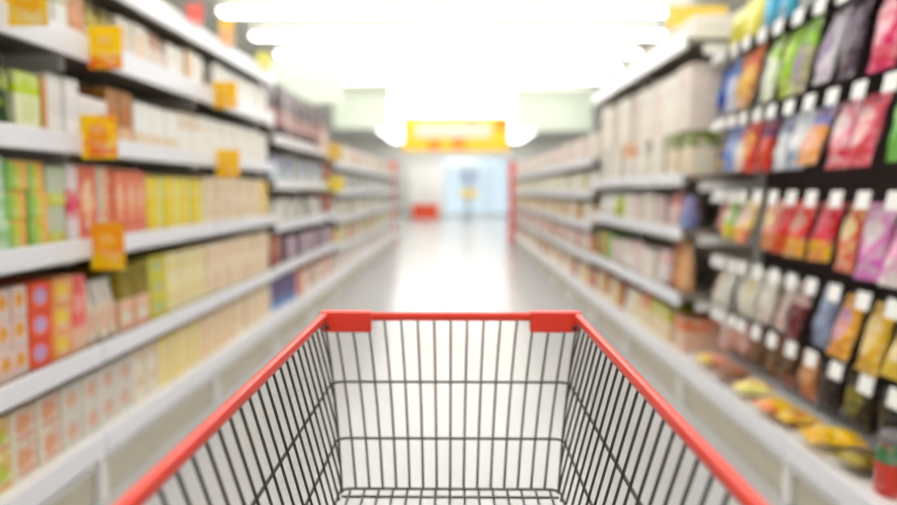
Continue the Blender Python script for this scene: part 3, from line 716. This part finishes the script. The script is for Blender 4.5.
lying(796, 0.09, 'amber bag lying on the base deck under the copper bag', 0.12, 0.15, 0.05, P2('spot', (226, 170, 30), (190, 120, 30), (230, 190, 60)), 3.1, 2)
lying(714, 0.10, 'coral and yellow bag lying at far end of the base deck', 0.18, 0.18, 0.06, P2('foot', (214, 140, 110), (226, 190, 50), (226, 160, 140)), 3.0, 0)
lying(731, 0.09, 'brown bag lying on the far base deck', 0.18, 0.18, 0.06, P2('spot', (150, 96, 64), (196, 130, 100), (130, 80, 50)), 3.3, 1)
for k, (px, d, desc, mat, lm) in enumerate(((872, 0.38, 'dark brown bottle standing on the pegboard base deck', P2('plain', (50, 34, 26), (90, 60, 40)), BLACK), (893, 0.1, 'red jar standing on the near pegboard base deck', P2('top', (200, 56, 44), (60, 110, 70), (190, 70, 60)), pbr('grey_lid', (120, 116, 116), 0.4)),
                          (806, 0.37, 'black bottle standing on the base deck behind amber bag', P2('plain', (36, 26, 30), (60, 40, 44)), BLACK))):
    y = px2y(px, 0.35, 1, d)
    if 'bottle' in desc:
        o = put('bottle', bottle_mesh(0.035, 0.2), mat, None, (XR+d, y, 0.2855)); put('cap', cap_mesh(0.035, 0.2), lm, o)
    else:
        o = put('jar', jar_mesh(0.06, 0.2), mat, None, (XR+d, y, 0.2855)); put('lid', lid_mesh(0.06, 0.2), lm, o)
    tag(o, desc, 'bottle' if 'bottle' in desc else 'jar')

# ================================================================== PROMOTION CARDS
def card_mat(name, base, spot_c, edge):
    return pack_mat('spot', base, spot_c, edge)
ORY = P('foot', (255, 206, 0), (240, 120, 20), (250, 190, 0))
def promo(px, z, desc, mat, wd=0.13, ht=0.16, out_=0.07, up=False, rz=0.0):
    """A card on a clip at the shelf lip, standing out into the aisle and facing along it."""
    D = (XL-out_)*720/(457-px); y = (D-(H-z)*math.sin(PITCH))/math.cos(PITCH)
    k = ('card', wd, ht, up)
    if k not in BOXES:
        bm = bmesh.new(); add_box(bm, -0.0015, 0.0015, -wd/2, wd/2, -ht/2, ht/2); bevel_all(bm, 0.001, 1)
        BOXES[k] = new_mesh('promotion_card', bm)
    o = put('promotion_card', BOXES[k], mat, None, (-(XL-out_), y, z), (0, 0, -PI/2+rz))
    clip = ('clip', ht, up)
    if clip not in BOXES:
        bm = bmesh.new()
        if up: add_box(bm, -0.008, -0.0016, -wd/2-0.012, 0.01, -ht/2-0.01, -ht/2+0.02)
        else: add_box(bm, -0.008, -0.0016, -wd/2-0.012, 0.01, ht/2-0.02, ht/2)
        BOXES[clip] = new_mesh('clip', bm)
    c = put('clip', BOXES[clip], PAPER, o, (0, 0, 0), (0, 0, 0))
    tag(o, desc, 'card', 'promotion cards on the left shelf edges')
promo(103, 1.785, 'yellow promotion card with orange print on left fifth shelf edge, nearer', ORY)
promo(97, 1.445, 'tilted orange-yellow promotion card on left fourth shelf edge, nearer', P('spot', (255, 200, 0), (244, 150, 10), (240, 110, 30)), rz=0.15)
promo(106, 1.035, 'orange and yellow promotion card on left third shelf edge', P('foot', (246, 150, 10), (244, 196, 10), (246, 170, 10)), 0.13, 0.18)
promo(224, 1.79, 'yellow-orange promotion card on left fifth shelf edge, farther', P('spot', (255, 202, 0), (250, 186, 10), (250, 176, 20)), 0.14, 0.15)
promo(227, 1.40, 'yellow-orange promotion card on left fourth shelf edge, farther', P('spot', (255, 204, 0), (250, 190, 20), (250, 176, 10)), 0.14, 0.16)
promo(24, 1.82, 'yellow promotion card at upper left edge of the photo', P('spot', (240, 190, 30), (236, 170, 20), (232, 200, 100)), 0.13, 0.13)
promo(194, 2.17, 'coral red card standing on left top shelf edge', P('spot', (240, 110, 96), (238, 90, 80), (240, 150, 140)), 0.09, 0.11, 0.02, True)
promo(226, 2.19, 'amber card standing on left top shelf edge', P('top', (240, 190, 130), (244, 196, 60), (238, 170, 100)), 0.09, 0.16, 0.02, True)
promo(263, 2.16, 'pale yellow card standing on left top shelf edge', P('spot', (232, 226, 100), (236, 230, 120), (230, 226, 120)), 0.1, 0.13, 0.02, True)
promo(334, 1.65, 'amber card on the top of second left block', AMBER, 0.14, 0.18, 0.09)
promo(336, 1.31, 'yellow card at far end of second left block', P('plain', (232, 200, 30), (236, 210, 60)), 0.16, 0.16, 0.1)
# card on the right top shelf
bm = bmesh.new(); add_box(bm, -0.19, 0.19, -0.002, 0.002, 0, 0.15); add_box(bm, -0.05, 0.05, 0, 0.06, 0, 0.01)
o = put('promotion_card', new_mesh('promotion_card', bm), P('plain', (240, 206, 84), (240, 200, 60)), None, (XR+0.2, 4.62, 2.243)); tag(o, 'yellow promotion card standing on the boxes of the right top shelf', 'card')

# ================================================================== FAR END OF THE SHOP
def rods(parent, pts, top):
    for x, y, z in pts:
        bm = bmesh.new(); add_tube(bm, [(x, y, z), (x, y, top)], 0.008, 8); put('hanging_rod', new_mesh('hanging_rod', bm), STEEL, parent)
# banner across the aisle
bz0, bz1, by = 2.17, 3.02, 17.6
bn = root('hanging_banner', 'orange and yellow banner hanging across the far end of the aisle', 'banner', (0, by, 0))
YEL = pbr('yellow_vinyl', (255, 206, 50), 0.5, noise=0.05, scale=6); ORA = pbr('orange_vinyl', (255, 140, 40), 0.5, noise=0.05, scale=6); PKW = pbr('pink_white_vinyl', (255, 216, 200), 0.5, noise=0.03, scale=6)
put('panel', box_mesh(-1.32, 1.28, 0, 0.05, bz0, bz1, 0.01), YEL, bn)
put('centre_strip', box_mesh(-1.0, 0.82, -0.012, 0.0, 2.5, 2.84, 0.003), PKW, bn)
for x0, x1, z0, z1 in ((-0.68, -0.4, 2.2, 2.44), (-0.12, 0.2, 2.22, 2.5), (0.92, 1.24, 2.7, 2.98), (0.2, 0.5, 2.86, 2.99)):
    put('printed_patch', box_mesh(x0, x1, -0.01, 0.0, z0, z1, 0.003), ORA, bn)
rods(bn, [(-1.1, 0.025, bz1-0.01), (1.05, 0.025, bz1-0.01)], CEIL)
# pale green hanging boards above the shelving
for x0, x1, y, z0, z1, lab in ((-2.5, -1.44, 9.3, 2.34, 2.9, 'wide pale green board hanging above the left shelving, nearer'),
                               (-2.66, -1.42, 15.6, 2.55, 3.45, 'pale green board hanging above the far left shelving'),
                               (1.22, 2.9, 15.6, 2.5, 3.4, 'pale green board hanging above the far right shelving')):
    t = root('hanging_board', lab, 'sign', ((x0+x1)/2, y, 0), 'pale green boards over the shelving'); hw = (x1-x0)/2
    put('panel', box_mesh(-hw, hw, 0, 0.04, z0, z1, 0.01), PGREEN, t)
    rods(t, [(-hw*0.8, 0.02, z1-0.01), (hw*0.8, 0.02, z1-0.01)], CEIL)
# white cabinet with red-orange counter in front
t = root('checkout_counter', 'orange-red counter far away on the floor at the aisle end', 'counter', (-1.37, 31.0, 0))
put('body', box_mesh(-0.56, 0.56, 0, 0.6, 0.02, 0.62, 0.02), pbr('orange_red_laminate', (240, 80, 24), 0.4, noise=0.05), t)
put('worktop', box_mesh(-0.6, 0.6, -0.04, 0.64, 0.62, 0.66, 0.01), WHITE, t); put('plinth', box_mesh(-0.54, 0.54, 0.03, 0.57, 0, 0.03, 0), BLACK, t)
t = root('cabinet', 'tall white cabinet standing behind the orange-red counter', 'cabinet', (-1.3, 32.0, 0))
put('body', box_mesh(-0.85, 0.75, 0, 0.5, 0, 2.3, 0.02), WHITE, t)
for x in (-0.82, -0.02): 
    dr = put('door', box_mesh(x, x+0.74, -0.02, 0, 0.1, 2.25, 0.008), PAPER, t)
    put('handle', box_mesh(x+(0.66 if x < -0.5 else 0.04), x+(0.69 if x < -0.5 else 0.07), -0.05, -0.02, 1.0, 1.25, 0.004), STEEL, dr)
t = root('display_stand', 'blue-grey display stand with yellow panel at far end of aisle', 'stand', (0.5, 29.5, 0))
put('post', box_mesh(-0.05, 0.05, 0, 0.05, 0.02, 2.1, 0.01), STEEL, t); put('base', box_mesh(-0.35, 0.35, -0.2, 0.25, 0, 0.04, 0.01), STEEL, t)
put('upper_panel', box_mesh(-0.38, 0.38, -0.04, 0, 1.5, 2.1, 0.01), pbr('blue_grey_panel', (176, 190, 214), 0.5, noise=0.05), t)
put('lower_panel', box_mesh(-0.36, 0.36, -0.04, 0, 0.9, 1.25, 0.01), pbr('soft_yellow_panel', (240, 214, 130), 0.5, noise=0.05), t)

# ================================================================== SHOPPING CART
FX = 0.015                                     # the cart is a touch right of the camera axis' column offset
def cp(px, d, D):
    """World point at picture column px, d below the camera, at depth D along the view."""
    return Vector(((px-457)/720*D, (D-d*math.sin(PITCH))/math.cos(PITCH), H-d))
dR = 0.239; ZR = H-dR                          # rim level
xl, xr = (322-457)/720*1.36+0.006, (580-457)/720*1.36-0.006
yF = cp(0, dR, 1.36).y; yN = 0.40
cx = (xl+xr)/2; hw = (xr-xl)/2
T, Fw = 0.165, 0.31                              # side taper and forward lean of the side wires per metre of drop
cart = root('shopping_cart', 'wire shopping cart with red plastic rim in the aisle foreground', 'cart', (cx, 0.8, 0))
def L(p): return (p[0]-cx, p[1]-0.8, p[2])
def hwz(dz): return hw-T*dz
def yfz(dz):                                    # front wall leans back towards the handle as it drops
    return yF - (0.05*dz + 1.15*dz*dz)
DZB = 0.291                                     # basket depth
yRear = lambda dz: yN + 0.12*dz
# red rim: rounded flat tube
rimpath = [(-hw, yN, 0)]
rimpath += [tuple(v) for v in round_corner((-hw, yN, 0), (-hw, yF, 0), (hw, yF, 0), 0.012, 5)]
rimpath += [tuple(v) for v in round_corner((-hw, yF, 0), (hw, yF, 0), (hw, yN, 0), 0.012, 5)]
rimpath += [(hw, yN, 0)]
dense = [rimpath[0]]
for p in rimpath[1:]:
    a = Vector(dense[-1]); b_ = Vector(p); n = max(1, int((b_-a).length/0.05))
    for k in range(1, n+1): dense.append(tuple(a+(b_-a)*k/n))
def add_profile(bm, pts, w_, h_, seg=12):
    """Sweep a rounded-rectangle profile along a level path."""
    pts = [Vector(p) for p in pts]; n = len(pts); rings = []
    for i, p in enumerate(pts):
        d = (pts[min(i+1, n-1)]-pts[max(i-1, 0)]).normalized(); s = d.cross(Vector((0, 0, 1))).normalized()
        ring = []
        for k in range(seg):
            a = 2*PI*k/seg; c, q = math.cos(a), math.sin(a)
            ring.append(bm.verts.new(p + s*(math.copysign(abs(c)**0.6, c)*w_/2) + Vector((0, 0, math.copysign(abs(q)**0.6, q)*h_/2))))
        rings.append(ring)
    for a, b_ in zip(rings, rings[1:]):
        for k in range(seg): bm.faces.new((a[k], a[(k+1) % seg], b_[(k+1) % seg], b_[k]))
    bm.faces.new(rings[0][::-1]); bm.faces.new(rings[-1])
bm = bmesh.new(); add_profile(bm, [(p[0], p[1]-0.8, ZR) for p in dense], 0.0125, 0.016)
rim = put('rim', smooth(new_mesh('rim', bm)), RED, cart); rim['label'] = 'red plastic rim'
# corner brackets
for s in (-1, 1):
    bm = bmesh.new()
    x0, x1 = sorted((s*(hw+0.0075), s*(hw-0.088)))
    add_box(bm, x0, x1, yF-0.8-0.0115, yF-0.8+0.0125, ZR-0.029, ZR+0.0105)
    bevel_all(bm, 0.004, 2)
    k = put('corner_bracket', new_mesh('corner_bracket', bm), RED, cart)
    bm = bmesh.new(); add_tube(bm, [(s*(hw-0.006), yF-0.8-0.0095, ZR-0.02), (s*(hw-0.006), yF-0.8-0.014, ZR-0.02)], 0.004, 10)
    put('rivet', new_mesh('rivet', bm), BLACK, k)
WR = 0.0022
# front grid
bm = bmesh.new()
NF = 15
def fpt(f, dz): return (f*(hw-0.2*dz), yfz(dz)-0.8, ZR-dz)
for i in range(NF):
    f = (i-(NF-1)/2)*0.0315/hw
    add_tube(bm, [fpt(f, dz) for dz in (0.0, 0.05, 0.1, 0.16, 0.22, DZB)], WR, 8)
smooth_fg = put('front_grid', smooth(new_mesh('front_grid', bm)), WIRE, cart)
# horizontal hoops: front and both sides in one bent wire each
for dz in (0.119, 0.213, 0.288):
    h_, yf = hwz(dz)+0.003, yfz(dz)-0.8-0.004
    pts = [(-h_, yRear(dz)-0.8, ZR-dz)] + round_corner((-h_, yRear(dz)-0.8, ZR-dz), (-h_, yf, ZR-dz), (h_, yf, ZR-dz), 0.022, 6) + round_corner((-h_, yf, ZR-dz), (h_, yf, ZR-dz), (h_, yRear(dz)-0.8, ZR-dz), 0.022, 6) + [(h_, yRear(dz)-0.8, ZR-dz)]
    bm = bmesh.new(); add_tube(bm, pts, WR*1.15, 8)
    put('hoop_wire', smooth(new_mesh('hoop_wire', bm)), WIRE, cart)
# side grids
for s in (-1, 1):
    bm = bmesh.new(); y = yF-0.02; k = 0
    while y > yN+0.02:
        # stop each wire at the front corner of the basket
        pts = []
        for q in range(9):
            dz = DZB*q/8; yy = y+Fw*dz
            lim = yfz(dz)-0.012
            pts.append((s*hwz(dz), min(yy, lim)-0.8, ZR-dz))
        add_tube(bm, pts, WR, 8); y -= 0.0375; k += 1
    put('side_grid', smooth(new_mesh('side_grid', bm)), WIRE, cart)
# basket floor
bm = bmesh.new(); hb = hwz(DZB); y1 = yfz(DZB)-0.8; y0 = yRear(DZB)-0.8
for i in range(NF):
    x = (i-(NF-1)/2)*0.0315/hw*hb; add_tube(bm, [(x, y0, ZR-DZB), (x, y1, ZR-DZB)], WR, 8)
y = y1-0.02
while y > y0:
    add_tube(bm, [(-hb, y, ZR-DZB-0.004), (hb, y, ZR-DZB-0.004)], WR*1.1, 8); y -= 0.11
put('floor_grid', smooth(new_mesh('floor_grid', bm)), WIRE, cart)
# rear flap, handle, chassis and casters (below and behind the picture's lower edge)
bm = bmesh.new()
for i in range(13):
    f = -0.95+1.9*i/12; add_tube(bm, [(f*hwz(dz), yRear(dz)-0.8, ZR-dz) for dz in (0, DZB)], WR, 8)
add_tube(bm, [(-hw, yN-0.8, ZR), (hw, yN-0.8, ZR)], 0.004, 8)
put('rear_flap', smooth(new_mesh('rear_flap', bm)), WIRE, cart)
bm = bmesh.new()
add_tube(bm, [(-hw, yN-0.8, ZR-0.005), (-hw, yN-0.86, ZR+0.01), (-hw, yN-0.9, ZR+0.01)], 0.009, 10); add_tube(bm, [(hw, yN-0.8, ZR-0.005), (hw, yN-0.86, ZR+0.01), (hw, yN-0.9, ZR+0.01)], 0.009, 10)
hd = put('handle_arms', smooth(new_mesh('handle_arms', bm)), STEEL, cart)
bm = bmesh.new(); add_tube(bm, [(-hw-0.01, yN-0.9, ZR+0.01), (hw+0.01, yN-0.9, ZR+0.01)], 0.016, 14)
put('handle', smooth(new_mesh('handle', bm)), RED, cart)
for s in (-1, 1):
    bm = bmesh.new(); xb = hb-0.012
    pts = [(s*xb, y0, ZR-DZB-0.008)] + [(s*xb, y0-0.02, 0.42), (s*(xb+0.005), y0-0.01, 0.26), (s*(xb+0.01), y0+0.06, 0.2), (s*xb, y1-0.12, 0.17), (s*xb, y1-0.05, 0.165)]
    add_tube(bm, pts, 0.011, 10)
    add_tube(bm, [(s*xb, y1-0.08, 0.17), (s*xb, y1-0.16, ZR-DZB-0.008)], 0.009, 10)
    put('chassis_rail', smooth(new_mesh('chassis_rail', bm)), STEEL, cart)
    for yy, zt in ((y0+0.07, 0.2), (y1-0.07, 0.17)):
        bm = bmesh.new(); add_box(bm, s*xb-0.018, s*xb-0.012, yy-0.02, yy+0.02, 0.05, zt); add_box(bm, s*xb+0.012, s*xb+0.018, yy-0.02, yy+0.02, 0.05, zt); add_box(bm, s*xb-0.018, s*xb+0.018, yy-0.02, yy+0.02, zt-0.03, zt-0.015)
        cs = put('caster', new_mesh('caster', bm), STEEL, cart)
        bm = bmesh.new(); add_tube(bm, [(s*xb-0.011, yy, 0.06), (s*xb+0.011, yy, 0.06)], 0.06, 24)
        put('wheel', new_mesh('wheel', bm), BLACK, cs)
